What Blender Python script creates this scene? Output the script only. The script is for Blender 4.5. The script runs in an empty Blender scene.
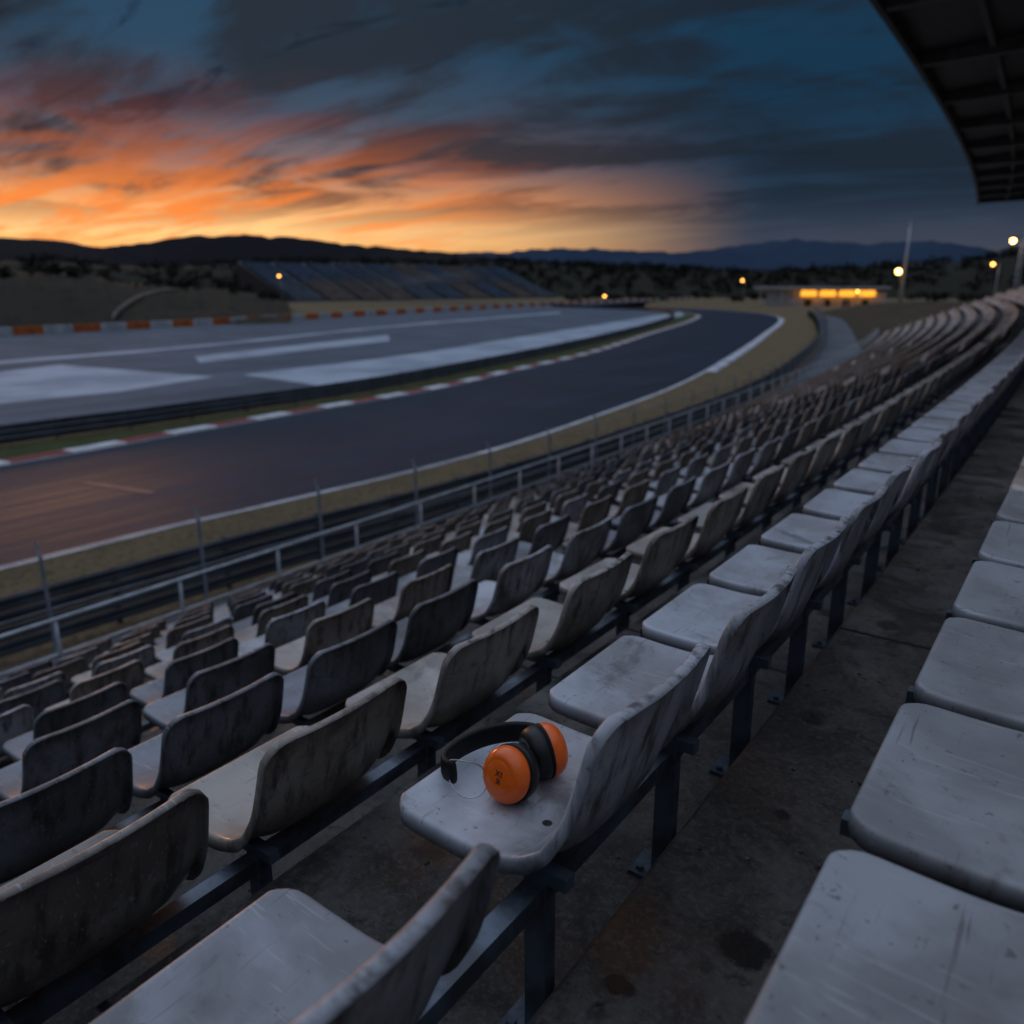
import bpy, bmesh, math, random
import numpy as np
from mathutils import Vector, Matrix
random.seed(7); rng=np.random.default_rng(7)
sc=bpy.context.scene
COL=sc.collection
CAMZ=8.0
# ------------------------------------------------------------ helpers
def link(o): COL.objects.link(o); return o
def tag(o,label=None,cat=None,group=None,kind=None):
    if label: o["label"]=label
    if cat: o["category"]=cat
    if group: o["group"]=group
    if kind: o["kind"]=kind
    return o
def mesh_obj(name,verts,faces,mat=None,smooth=False,parent=None):
    me=bpy.data.meshes.new(name); me.from_pydata([tuple(v) for v in verts],[],[tuple(f) for f in faces]); me.update()
    if smooth: me.polygons.foreach_set('use_smooth',[True]*len(me.polygons))
    o=bpy.data.objects.new(name,me); link(o)
    if mat: me.materials.append(mat)
    if parent: o.parent=parent
    return o
def empty(name,loc=(0,0,0)):
    o=bpy.data.objects.new(name,None); o.location=loc; o.empty_display_size=.1; link(o); return o
def box_vf(cx,cy,cz,sx,sy,sz,rot=0.0):
    v=[];c,s=math.cos(rot),math.sin(rot)
    for dz in(-.5,.5):
        for dx,dy in((-.5,-.5),(.5,-.5),(.5,.5),(-.5,.5)):
            x=dx*sx;y=dy*sy; v.append((cx+x*c-y*s,cy+x*s+y*c,cz+dz*sz))
    return v,[(0,3,2,1),(4,5,6,7),(0,1,5,4),(1,2,6,5),(2,3,7,6),(3,0,4,7)]
def cyl_vf(p0,p1,r0,r1=None,n=10):
    r1=r0 if r1 is None else r1
    p0=Vector(p0);p1=Vector(p1);d=(p1-p0).normalized()
    a=d.orthogonal().normalized();b=d.cross(a)
    v=[];f=[]
    for p,r in((p0,r0),(p1,r1)):
        for i in range(n):
            t=2*math.pi*i/n; v.append(p+(a*math.cos(t)+b*math.sin(t))*r)
    for i in range(n): f.append((i,(i+1)%n,n+(i+1)%n,n+i))
    f.append(tuple(range(n))[::-1]); f.append(tuple(range(n,2*n)))
    return v,f
def join_vf(parts):
    V=[];F=[]
    for v,f in parts:
        k=len(V);V+=list(v);F+=[tuple(i+k for i in q) for q in f]
    return V,F
def crom(pts,step):
    P=[np.array(p,float) for p in pts]; P=[2*P[0]-P[1]]+P+[2*P[-1]-P[-2]]
    out=[]
    for i in range(1,len(P)-2):
        n=max(1,int(np.linalg.norm(P[i+1]-P[i])/step))
        for j in range(n):
            t=j/n
            out.append(.5*((2*P[i])+(-P[i-1]+P[i+1])*t+(2*P[i-1]-5*P[i]+4*P[i+1]-P[i+2])*t*t+(-P[i-1]+3*P[i]-3*P[i+1]+P[i+2])*t**3))
    out.append(P[-2]); return np.array(out)
def sweep_vf(path,prof,closed=False,cap=False):
    path=np.array(path,float); 
    if path.shape[1]==2: path=np.c_[path,np.zeros(len(path))]
    T=np.gradient(path[:,:2],axis=0); T/=np.linalg.norm(T,axis=1)[:,None]
    N=np.c_[T[:,1],-T[:,0]]
    n=len(prof);V=[];F=[]
    for p,nn in zip(path,N):
        for u,w in prof: V.append((p[0]+nn[0]*u,p[1]+nn[1]*u,p[2]+w))
    m=n if closed else n-1
    for i in range(len(path)-1):
        for j in range(m):
            a=i*n+j;b=i*n+(j+1)%n; F.append((a,b,b+n,a+n))
    if cap:
        F.append(tuple(range(n))[::-1]); k=(len(path)-1)*n; F.append(tuple(range(k,k+n)))
    return V,F
def rect(u0,u1,w0,w1): return [(u0,w0),(u1,w0),(u1,w1),(u0,w1)]
def ribbon2(A,B,z,n=80):
    def rs(P):
        P=crom(P,2.0); d=np.r_[0,np.cumsum(np.linalg.norm(np.diff(P,axis=0),axis=1))]; t=np.linspace(0,d[-1],n)
        return np.c_[np.interp(t,d,P[:,0]),np.interp(t,d,P[:,1])]
    a=rs(A);b=rs(B);V=[(x,y,z) for x,y in a]+[(x,y,z) for x,y in b]
    return V,[(i,n+i,n+i+1,i+1) for i in range(n-1)]
# ------------------------------------------------------------ materials
class NT:
    def __init__(s,nt): s.nt=nt
    def n(s,t,**k):
        x=s.nt.nodes.new(t)
        for a,b in k.items(): setattr(x,a,b)
        return x
    def l(s,a,b): s.nt.links.new(a,b)
    def val(s,sock,v):
        if hasattr(v,'links') or isinstance(v,bpy.types.NodeSocket): s.l(v,sock)
        else: sock.default_value=v
    def m(s,op,a,b=0.0,c=0.0,clamp=False):
        x=s.n('ShaderNodeMath',operation=op,use_clamp=clamp); s.val(x.inputs[0],a); s.val(x.inputs[1],b); s.val(x.inputs[2],c); return x.outputs[0]
    def mr(s,v,a,b,c=0.0,d=1.0,smooth=True):
        x=s.n('ShaderNodeMapRange',interpolation_type='SMOOTHSTEP' if smooth else 'LINEAR'); s.val(x.inputs[0],v)
        for i,q in zip((1,2,3,4),(a,b,c,d)): s.val(x.inputs[i],q)
        return x.outputs[0]
    def mix(s,f,a,b,bt='MIX'):
        x=s.n('ShaderNodeMix',data_type='RGBA',blend_type=bt); s.val(x.inputs[0],f)
        for i,q in((6,a),(7,b)):
            if isinstance(q,tuple) and len(q)==3: q=q+(1,)
            s.val(x.inputs[i],q)
        return x.outputs[2]
    def noise(s,vec,scale,detail=4,rough=.55,dist=0.0):
        x=s.n('ShaderNodeTexNoise'); 
        if vec is not None: s.l(vec,x.inputs['Vector'])
        x.inputs['Scale'].default_value=scale;x.inputs['Detail'].default_value=detail;x.inputs['Roughness'].default_value=rough;x.inputs['Distortion'].default_value=dist
        return x.outputs['Fac']
    def mapping(s,vec,loc=(0,0,0),rot=(0,0,0),sca=(1,1,1)):
        x=s.n('ShaderNodeMapping'); s.l(vec,x.inputs[0]); x.inputs[1].default_value=loc;x.inputs[2].default_value=rot;x.inputs[3].default_value=sca; return x.outputs[0]
    def ramp(s,f,stops):
        x=s.n('ShaderNodeValToRGB'); s.val(x.inputs[0],f); e=x.color_ramp.elements
        while len(e)>1: e.remove(e[-1])
        e[0].position=stops[0][0]; e[0].color=stops[0][1]+(1,)
        for p,c in stops[1:]:
            q=e.new(p); q.color=c+(1,)
        return x.outputs[0]
def newmat(name,rough=.7,metal=0.0,spec=.5):
    m=bpy.data.materials.new(name); m.use_nodes=True; t=NT(m.node_tree); b=m.node_tree.nodes['Principled BSDF']
    b.inputs['Roughness'].default_value=rough; b.inputs['Metallic'].default_value=metal; b.inputs['Specular IOR Level'].default_value=spec
    return m,t,b
def noisy(name,c0,c1,scale=3.0,rough=.75,metal=0.0,bump=.0,bscale=40,detail=6,lo=.38,hi=.62,coord='Object',spec=.5,sca=(1,1,1)):
    m,t,b=newmat(name,rough,metal,spec); tc=t.n('ShaderNodeTexCoord').outputs[coord]; v=t.mapping(tc,sca=sca)
    f=t.mr(t.noise(v,scale,detail,.6),lo,hi); t.l(t.mix(f,c0,c1),b.inputs['Base Color'])
    if bump:
        bp=t.n('ShaderNodeBump'); bp.inputs['Strength'].default_value=bump; bp.inputs['Distance'].default_value=.01
        t.l(t.noise(v,bscale,4),bp.inputs['Height']); t.l(bp.outputs[0],b.inputs['Normal'])
    return m
def emis(name,col,st):
    m=bpy.data.materials.new(name); m.use_nodes=True; b=m.node_tree.nodes['Principled BSDF']
    b.inputs['Base Color'].default_value=col+(1,); b.inputs['Emission Color'].default_value=col+(1,); b.inputs['Emission Strength'].default_value=st; return m

def seat_mat():
    m,t,b=newmat('weathered_seat_plastic',.42,0,.5)
    tc=t.n('ShaderNodeTexCoord').outputs['Object']; oi=t.n('ShaderNodeObjectInfo')
    off=t.n('ShaderNodeVectorMath',operation='SCALE'); off.inputs[0].default_value=(37,17,53); t.l(oi.outputs['Random'],off.inputs['Scale'])
    va=t.n('ShaderNodeVectorMath',operation='ADD'); t.l(tc,va.inputs[0]); t.l(off.outputs[0],va.inputs[1]); v=va.outputs[0]
    base=t.mix(1.0,(.52,.53,.55),oi.outputs['Color'],'MULTIPLY')
    f1=t.mr(t.noise(v,3.2,5,.55,.3),.36,.66)
    c=t.mix(t.m('MULTIPLY',f1,.70),base,t.mix(1.0,(.22,.20,.185),oi.outputs['Color'],'MULTIPLY'))
    sx=t.n('ShaderNodeSeparateXYZ'); t.l(tc,sx.inputs[0])
    up=t.mr(sx.outputs[2],.46,.56)
    st=t.mapping(v,sca=(24,24,2.4)); f2=t.mr(t.noise(st,1.0,6,.62),.46,.68)
    c=t.mix(t.m('MULTIPLY',t.m('MULTIPLY',f2,up),.85),c,(.045,.035,.029))
    f3=t.mr(t.noise(v,44,3,.7),.63,.70); c=t.mix(t.m('MULTIPLY',f3,.6),c,(.05,.042,.036))
    sc1=t.mapping(v,rot=(0,0,.5),sca=(6,130,60)); f5=t.mr(t.noise(sc1,1.0,2,.5),.62,.72); c=t.mix(t.m('MULTIPLY',f5,.28),c,(.62,.62,.62))
    sc2=t.mapping(v,rot=(0,.3,-.9),sca=(130,6,40)); f6=t.mr(t.noise(sc2,1.0,2,.5),.65,.74); c=t.mix(t.m('MULTIPLY',f6,.5),c,(.06,.05,.045))
    f4=t.mr(t.noise(v,3.4,7,.7,.5),.54,.68); c=t.mix(t.m('MULTIPLY',f4,.62),c,(.09,.074,.062))
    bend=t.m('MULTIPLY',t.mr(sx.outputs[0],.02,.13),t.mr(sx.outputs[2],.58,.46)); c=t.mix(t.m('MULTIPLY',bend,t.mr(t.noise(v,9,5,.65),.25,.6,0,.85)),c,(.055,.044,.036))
    ax=t.m('SUBTRACT',sx.outputs[0],.06); ay=t.m('SUBTRACT',t.m('ABSOLUTE',sx.outputs[1]),.085)
    d=t.m('SQRT',t.m('ADD',t.m('MULTIPLY',ax,ax),t.m('MULTIPLY',ay,ay)))
    hole=t.m('MULTIPLY',t.mr(d,.009,.012,1,0),t.mr(sx.outputs[2],.45,.47,1,0)); c=t.mix(hole,c,(.004,.004,.004))
    t.l(c,b.inputs['Base Color'])
    t.l(t.mr(f1,0,1,.28,.48),b.inputs['Roughness'])
    bp=t.n('ShaderNodeBump'); bp.inputs['Strength'].default_value=.12; bp.inputs['Distance'].default_value=.002
    t.l(t.noise(v,70,4,.6),bp.inputs['Height']); t.l(bp.outputs[0],b.inputs['Normal'])
    return m
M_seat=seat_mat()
def seat_far_mat():
    m,t,b=newmat('weathered_seat_plastic_far',.5); g=t.n('ShaderNodeNewGeometry').outputs['Position']
    f=t.mr(t.noise(g,1.3,3,.7),.38,.62); c=t.mix(f,(.54,.45,.39),(.30,.22,.175)); t.l(c,b.inputs['Base Color']); return m
M_seatfar=seat_far_mat()
M_steel=noisy('galvanised_steel',(.12,.15,.19),(.06,.068,.08),9,.42,.4,.1,60)
M_rail=noisy('rail_steel',(.54,.58,.62),(.36,.39,.42),4,.4,.25)
M_dark=noisy('dark_steel',(.045,.048,.055),(.028,.03,.034),3,.55,.2)
def conc():
    m,t,b=newmat('stained_concrete',.8,0,.45); g=t.n('ShaderNodeNewGeometry').outputs['Position']
    f=t.mr(t.noise(g,1.3,9,.7),.36,.64); c=t.mix(f,(.160,.150,.138),(.064,.056,.049))
    f2=t.mr(t.noise(g,3.0,8,.70,.6),.45,.60); c=t.mix(t.m('MULTIPLY',f2,.8),c,(.028,.025,.022))
    f3=t.mr(t.noise(g,60,5,.75),.46,.66); c=t.mix(t.m('MULTIPLY',f3,.32),c,(.25,.235,.215))
    f6=t.mr(t.noise(g,22,5,.75),.54,.64); c=t.mix(t.m('MULTIPLY',f6,.55),c,(.020,.017,.015))
    v=t.n('ShaderNodeTexVoronoi'); v.inputs['Scale'].default_value=2.3; t.l(g,v.inputs['Vector'])
    nz=t.noise(g,16,5,.7)
    f4=t.mr(t.m('ADD',v.outputs['Distance'],t.m('MULTIPLY',nz,.22)),.18,.25,1,0); c=t.mix(t.m('MULTIPLY',f4,.8),c,(.012,.010,.009))
    sx=t.n('ShaderNodeSeparateXYZ'); t.l(g,sx.inputs[0])
    for cx_,cy_,r_ in((-.37,1.29,.055),(-.53,1.07,.03),(-.45,1.75,.02),(-.30,1.62,.025)):
        dx=t.m('SUBTRACT',sx.outputs[0],cx_); dy=t.m('SUBTRACT',sx.outputs[1],cy_); dd=t.m('ADD',t.m('SQRT',t.m('ADD',t.m('MULTIPLY',dx,dx),t.m('MULTIPLY',dy,dy))),t.m('MULTIPLY',t.m('SUBTRACT',nz,.5),.08))
        c=t.mix(t.mr(dd,r_*.7,r_*1.05,.92,0),c,(.008,.007,.007))
    j=t.m('ABSOLUTE',t.m('SUBTRACT',t.m('FRACT',t.m('DIVIDE',t.m('ADD',sx.outputs[1],.62),2.4)),.5))
    jt=t.mr(j,.002,.006,1,0); c=t.mix(jt,c,(.005,.005,.005)); t.l(c,b.inputs['Base Color'])
    t.l(t.mr(f2,0,1,.8,.32),b.inputs['Roughness'])
    bp=t.n('ShaderNodeBump'); bp.inputs['Strength'].default_value=1.0; bp.inputs['Distance'].default_value=.010
    t.l(t.m('ADD',t.noise(g,32,8,.8),t.m('MULTIPLY',jt,-1.0)),bp.inputs['Height']); t.l(bp.outputs[0],b.inputs['Normal']); return m
M_conc=conc()
def asphalt(name,c0,c1,rough,streak=True,spec=.5):
    m,t,b=newmat(name,rough,0,spec); g=t.n('ShaderNodeNewGeometry').outputs['Position']
    f=t.mr(t.noise(g,.12,6,.6),.35,.65); c=t.mix(f,c0,c1)
    v=t.mapping(g,rot=(0,0,-.06),sca=(1.6,.03,1)); f2=t.mr(t.noise(v,1.0,5,.6),.42,.62); c=t.mix(t.m('MULTIPLY',f2,.65),c,tuple(x*.4 for x in c0))
    t.l(c,b.inputs['Base Color']); t.l(t.mr(f2,0,1,rough+.04,rough-.06),b.inputs['Roughness'])
    bp=t.n('ShaderNodeBump'); bp.inputs['Strength'].default_value=.35; bp.inputs['Distance'].default_value=.03; t.l(t.noise(g,12,5,.8),bp.inputs['Height']); t.l(bp.outputs[0],b.inputs['Normal']); return m
M_track=asphalt('track_asphalt',(.030,.041,.066),(.020,.029,.050),.55,spec=.08)
M_runoff=asphalt('runoff_asphalt',(.17,.205,.25),(.12,.148,.185),.85,spec=.04)
M_path=asphalt('service_path_asphalt',(.18,.19,.21),(.13,.14,.155),.8,spec=.15)
M_paint=noisy('worn_white_paint',(.80,.80,.82),(.56,.56,.58),.8,.55,coord='Object',spec=.2)
M_mark=noisy('faint_red_paint',(.26,.12,.10),(.16,.08,.07),.8,.55,spec=.2)
M_faded=noisy('faded_runoff_paint',(.46,.52,.60),(.30,.35,.42),.12,.8,spec=.05)
M_red=noisy('kerb_red',(.32,.045,.04),(.21,.035,.033),1,.6,spec=.2)
M_orange_p=noisy('barrier_orange',(.75,.18,.04),(.52,.13,.04),.7,.7,spec=.2)
M_white_p=noisy('barrier_white',(.65,.65,.67),(.46,.46,.48),.7,.7,spec=.2)
def grassm(name,c0,c1,c2,sc=.5):
    m,t,b=newmat(name,.95,0,.05); g=t.n('ShaderNodeNewGeometry').outputs['Position']
    c=t.mix(t.mr(t.noise(g,sc,7,.65),.35,.65),c0,c1); c=t.mix(t.mr(t.noise(g,sc*8,5,.7),.45,.65),c,c2); t.l(c,b.inputs['Base Color'])
    bp=t.n('ShaderNodeBump'); bp.inputs['Strength'].default_value=.8; bp.inputs['Distance'].default_value=.08; t.l(t.noise(g,sc*20,5,.8),bp.inputs['Height']); t.l(bp.outputs[0],b.inputs['Normal']); return m
M_grass=grassm('dry_grass',(.25,.18,.105),(.19,.145,.085),(.10,.088,.055))
M_green=grassm('verge_grass',(.085,.10,.045),(.06,.078,.035),(.12,.11,.055))
M_scrub=grassm('hill_scrub',(.048,.042,.030),(.075,.058,.042),(.032,.030,.022),.03)
M_hillfar=noisy('far_hill_brown',(.038,.033,.034),(.025,.023,.027),.004,1.0,spec=.0)  # dull dark brown of the far hills
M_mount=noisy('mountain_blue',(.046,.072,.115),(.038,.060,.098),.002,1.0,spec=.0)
M_leaf=noisy('dark_foliage',(.040,.038,.027),(.028,.028,.020),.3,.9,spec=.05)
M_orange=noisy('orange_ear_cup_plastic',(1.0,.16,.008),(.95,.14,.006),14,.18,spec=.6)
M_black=noisy('black_rubber',(.006,.006,.007),(.010,.010,.010),30,.55,bump=.1,bscale=150,spec=.25)
M_cush=noisy('black_cushion',(.008,.008,.009),(.013,.013,.013),20,.42,spec=.45)
M_wire=noisy('bright_wire',(.50,.50,.52),(.38,.38,.40),20,.25,.9)
M_print=noisy('black_print',(.012,.006,.006),(.02,.01,.01),20,.6)
M_lamp=emis('sodium_lamp_glow',(1.0,.42,.08),9); M_lampw=emis('warm_lamp_glow',(1.0,.52,.14),16)
M_strip=emis('lit_canopy_panel',(1.0,.38,.03),1.6)

# ------------------------------------------------------------ world
w=bpy.data.worlds.new('World'); sc.world=w; w.use_nodes=True; t=NT(w.node_tree)
bg=w.node_tree.nodes['Background']
d=t.n('ShaderNodeTexCoord').outputs['Generated']; sx=t.n('ShaderNodeSeparateXYZ'); t.l(d,sx.inputs[0]); X,Y,Z=sx.outputs
Zc=t.m('MAXIMUM',Z,0.0)
SA=math.radians(67); Sx,Sy=-math.sin(SA),math.cos(SA)
lh=t.m('SQRT',t.m('ADD',t.m('MULTIPLY',X,X),t.m('MULTIPLY',Y,Y)))
az=t.m('DIVIDE',t.m('ADD',t.m('MULTIPLY',X,Sx),t.m('MULTIPLY',Y,Sy)),t.m('MAXIMUM',lh,.001))
sun=t.mr(az,.67,.99)
gs=t.ramp(Zc,[(0,(1.0,.34,.08)),(.03,(1.25,.60,.17)),(.06,(1.25,.70,.27)),(.09,(.92,.38,.14)),(.13,(.24,.16,.16)),(.18,(.060,.085,.13)),(.24,(.028,.068,.12)),(.33,(.022,.068,.135)),(.46,(.46,.56,.76)),(.65,(.80,.95,1.22)),(1,(.58,.68,.88))])  # upper stops: unseen overhead sky, brightened to add fill light on the seats
ga=t.ramp(Zc,[(0,(.085,.065,.080)),(.04,(.052,.060,.090)),(.10,(.018,.040,.072)),(.2,(.009,.036,.074)),(.33,(.009,.044,.092)),(.46,(.07,.10,.15)),(.65,(.18,.23,.32)),(1,(.52,.62,.82))])  # same added overhead brightness, kept weaker away from the sunset
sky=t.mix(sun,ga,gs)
cp=t.m('ADD',Zc,.10); cx=t.m('DIVIDE',X,cp); cy=t.m('DIVIDE',Y,cp); cv=t.n('ShaderNodeCombineXYZ'); t.l(cx,cv.inputs[0]); t.l(cy,cv.inputs[1])
c1=t.mapping(cv.outputs[0],loc=(3.1,1.7,0),rot=(0,0,math.radians(24)),sca=(.55,1.15,1))
c2=t.mapping(cv.outputs[0],loc=(7.3,5.2,1.3),rot=(0,0,math.radians(-25)),sca=(.45,1.35,1))
c3=t.mapping(cv.outputs[0],loc=(1.3,9.2,4.3),rot=(0,0,math.radians(5)),sca=(1.2,2.6,1))
c4_=t.mapping(cv.outputs[0],loc=(11.3,2.2,8.3),rot=(0,0,math.radians(-50)),sca=(.9,3.6,1))
n1=t.noise(c1,1.0,10,.56,1.2); n2=t.noise(c2,1.25,11,.60,1.2); n3=t.noise(c3,1.0,10,.62,1.0); n4=t.noise(c4_,1.0,9,.6,1.4)
dk=t.mr(t.m('ADD',t.m('MULTIPLY',n1,.70),t.m('MULTIPLY',n3,.30)),.41,.56); lit=t.mr(t.m('ADD',t.m('MULTIPLY',n2,.65),t.m('MULTIPLY',n3,.35)),.46,.58)
warmel=t.mr(Zc,.07,.24,1,0)
near=t.mr(az,.80,1.0)
dcol=t.mix(sun,(.013,.021,.034),t.mix(warmel,(.022,.028,.038),(.070,.042,.042)))
cov=t.m('MULTIPLY',dk,t.mr(Zc,.045,.12,.10,.90)); cov=t.m('MULTIPLY',cov,t.mr(Zc,.34,.44,1,0))
sky=t.mix(cov,sky,dcol)
wisp=t.m('MULTIPLY',t.mr(n4,.57,.68),t.m('MULTIPLY',t.mr(Zc,.10,.16),t.mr(Zc,.34,.42,.7,0))); sky=t.mix(wisp,sky,(.010,.016,.027))
la=t.m('MULTIPLY',t.m('MULTIPLY',lit,t.mr(Zc,.06,.25,1,.0)),t.m('MULTIPLY',near,.90))
la=t.m('MULTIPLY',la,t.mr(Zc,.0,.08,.22,1))
sky=t.mix(la,sky,t.mix(t.mr(Zc,.06,.19,1,0),(.20,.05,.035),(1.1,.28,.045)))
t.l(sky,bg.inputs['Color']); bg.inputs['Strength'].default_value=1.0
sl=bpy.data.lights.new('sun','SUN'); sl.energy=.35; sl.angle=math.radians(12); sl.color=(1,.45,.18)
so=bpy.data.objects.new('sun',sl); link(so); so.rotation_euler=Vector((Sx,Sy,math.tan(math.radians(5)))).to_track_quat('Z','Y').to_euler()

# ------------------------------------------------------------ curve of the stand
def cofs(y): return -(y*y)/1000 if y>0 else 0.0
def cang(y): return math.atan(y/500) if y>0 else 0.0
def stpath(y0,y1,step=1.5,z=0):
    n=int((y1-y0)/step)+1; ys=np.linspace(y0,y1,n+1); return np.array([(cofs(y),y,z) for y in ys])
def tz(k): return 6.51-.36*k if k>=0 else 6.75+.36*(-1-k)
PT=.90
def xe(k): return -.63-PT*(k+1)
def xc(k): return .035 if k==-1 else -.81-PT*k
YE=93.0
XF=xe(10)-.40
prof=[(XF,0.0),(XF,tz(10)-.36)]
for k in range(10,-9,-1):
    a,b_=prof[-1][1],tz(k)
    prof+= [(xe(k),a),(xe(k),b_-.012),(xe(k)+.012,b_)]
prof+=[(9.0,tz(-8)),(9.0,0.0)]
V,F=sweep_vf(stpath(-7,YE),prof,True,True)
o=mesh_obj('grandstand_terrace',V,F,M_conc); tag(o,'stepped stained concrete grandstand terrace curving beside the track','grandstand')
parts=[]
for i in range(420):
    k=random.choice([-1,-1,-1,0,0,1,2]); y=random.uniform(.3,5.5); x=random.uniform(xe(k)+.03,xe(k)+PT-.05); s_=random.uniform(.003,.009)*(1.6 if random.random()<.12 else 1)
    v,f=box_vf(0,0,0,s_,s_*random.uniform(.6,1.8),s_*.5,random.uniform(0,3)); v=[(a+random.uniform(-.25,.25)*s_+x+cofs(y),b+random.uniform(-.25,.25)*s_+y,c+s_*.22+tz(k)) for a,b,c in v]; parts.append((v,f))
v,f=join_vf(parts); o=mesh_obj('grit',v,f,noisy('grit_stone',(.12,.10,.08),(.03,.025,.02),90,.9)); tag(o,'small stones and litter scattered on the concrete steps','grit',None,'stuff')

# ------------------------------------------------------------ chair
def shell_mesh(name,US,SS,sol=True,mats=None):
    R=.075; th=math.radians(76); L1=.335-.005; LB=.303
    def prof(s):
        x0=-.235
        if s<L1: 
            x=x0+s; z=.452-.010*math.sin(min(1,s/.25)*math.pi/2); return (x,z),(0,1)
        s2=s-L1; La=R*th
        if s2<La:
            a=s2/R; cx_,cz=x0+L1,.442+R; return (cx_+R*math.sin(a),cz-R*math.cos(a)),(-math.sin(a),math.cos(a))
        s3=s2-La; bx=x0+L1+R*math.sin(th); bz=.442+R-R*math.cos(th)
        return (bx+s3*math.cos(th),bz+s3*math.sin(th)),(-math.sin(th),math.cos(th))
    La=R*th; Lt=L1+La+LB
    sb=L1+La*.5
    front=[(0,1)]+[(s,0) for s in SS[0]]
    mid=[(s,0) for s in np.linspace(.04,Lt-.07,SS[1])]
    top=[(Lt-.05,0)]+[(Lt-s,0) for s in SS[0][::-1]]+[(Lt,1)]
    rows=front+mid+top
    left=[(0,1)]+[(e,0) for e in US[0]]
    def hw(s):
        b=.240-.014*min(1,max(0,(s-L1)/(Lt-L1)))
        if s<.055: r=.055; b=b-r+math.sqrt(max(0,r*r-(r-s)**2))
        if Lt-s<.065: r=.065; q=Lt-s; b=b-r+math.sqrt(max(0,r*r-(r-q)**2))
        return b
    V=[];F=[];FM=[]
    nl=len(left); mids=list(np.linspace(-1,1,US[1]+2))[1:-1]; nc=2*nl+len(mids)
    rl=.011
    for s,sk in rows:
        (px,pz),(nx,nz)=prof(s); H=hw(s)
        skl=.027-.013*min(1,max(0,(s-L1-.03)/.12))
        cols=[(-H+e,k,e) for e,k in left]+[(m_*(H-.05),0,.05) for m_ in mids]+[(H-e,k,e) for e,k in left[::-1]]
        for y,k,e in cols:
            dd=min(e,s,Lt-s); off=0
            if dd<rl: off-=rl-math.sqrt(max(0,rl*rl-(rl-dd)**2))
            if k or sk: off-=skl
            u=abs(y)/.24
            if s<L1: off-=.011*(1-u*u)*min(1,s/.06)
            else: off-=(.011+.014*min(1,(s-L1)/.15))*(1-u*u)
            off+=.040*math.exp(-((s-sb)/.09)**2)*min(1,u)**5
            V.append((px+nx*off,y,pz+nz*off))
    nr=len(rows)
    for i in range(nr-1):
        for j in range(nc-1):
            a=i*nc+j; F.append((a,a+nc,a+nc+1,a+1)); FM.append(0 if rows[i+1][0]<=L1+.001 else 1)
    me=bpy.data.meshes.new(name); me.from_pydata(V,[],F)
    for mm in (mats or [M_seat,M_seat]): me.materials.append(mm)
    me.polygons.foreach_set('material_index',FM); me.polygons.foreach_set('use_smooth',[True]*len(F)); me.update()
    if sol:
        o=bpy.data.objects.new('tmp',me); link(o); md=o.modifiers.new('s','SOLIDIFY'); md.thickness=.005; md.offset=0
        dg=bpy.context.evaluated_depsgraph_get(); me2=bpy.data.meshes.new_from_object(o.evaluated_get(dg)); bpy.data.objects.remove(o); return me2
    return me
def part_of(me,idx,name):
    bm=bmesh.new(); bm.from_mesh(me); bmesh.ops.delete(bm,geom=[f for f in bm.faces if f.material_index!=idx],context='FACES')
    for f in bm.faces: f.material_index=0
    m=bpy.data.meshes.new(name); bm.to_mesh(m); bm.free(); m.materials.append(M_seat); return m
full=shell_mesh('shell',([0,.0015,.004,.0075,.011,.025],11),([0,.0015,.004,.0075,.011,.025],30))
me_pan=part_of(full,0,'seat'); me_back=part_of(full,1,'backrest')
def leg_vf():
    g=-.17
    return join_vf([box_vf(.10,g,.20,.05,.035,.39),box_vf(.10,g,.006,.15,.10,.012),box_vf(-.04,g,.402,.42,.03,.03),
        cyl_vf((.15,g+.03,.012),(.15,g+.03,.026),.011,n=6),cyl_vf((.05,g-.03,.012),(.05,g-.03,.026),.011,n=6),
        box_vf(-.10,0,.408,.035,.34,.02)])
me_leg=bpy.data.meshes.new('leg'); v,f=leg_vf(); me_leg.from_pydata([tuple(q) for q in v],[],f); me_leg.materials.append(M_steel); me_leg.update()
def joined(name,shell,legm):
    bm=bmesh.new(); bm.from_mesh(shell)
    for f_ in bm.faces: f_.material_index=0
    n0=len(bm.faces); bm.from_mesh(legm); bm.faces.ensure_lookup_table()
    for f_ in bm.faces[n0:]: f_.material_index=1
    m=bpy.data.meshes.new(name); bm.to_mesh(m); bm.free(); m.materials.append(M_seat); m.materials.append(M_steel); return m
mid=shell_mesh('shell_mid',([0,.004,.011],5),([0,.004,.011,.025],12))
me_one=joined('stadium_seat_small',mid,me_leg)
far=shell_mesh('shell_far',([0,.011],2),([0,.011,.03],8),False)
seats=[]
for k in range(-8,11):
    sp=.58 if k==0 else (.52 if k==-1 else (.74 if k>=3 else .69)); 
    if k==0: ys=[-.75,-.1,.50,1.25,1.82,2.37,2.92]; 
    elif k==-1: ys=[-.70,-.18,.35,.87,1.40,1.92,2.44]
    elif k==1: ys=[-.66,-.04,.60,1.245,1.915,2.62]
    elif k==2: ys=[-1.0,-.37,.25,.87,1.49,2.12,2.72]
    else: ys=[-.9+((k*37)%10)*.055]
    while ys[-1]+sp<YE-1.2: ys.append(ys[-1]+sp)
    for i,y in enumerate(ys):
        if any(abs(y-a)<.75 for a in (24.5,47.0,70.0)): continue
        seats.append((k,i,xc(k)+cofs(y),y,tz(k)))
camp=Vector((0,0,CAMZ)); fpx=796.4; pit=math.atan((512-285)/fpx); yaw=math.radians(36)
fw=Vector((-math.sin(yaw)*math.cos(pit),math.cos(yaw)*math.cos(pit),-math.sin(pit))); rt=Vector((math.cos(yaw),math.sin(yaw),0)); upv=rt.cross(fw)
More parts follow.
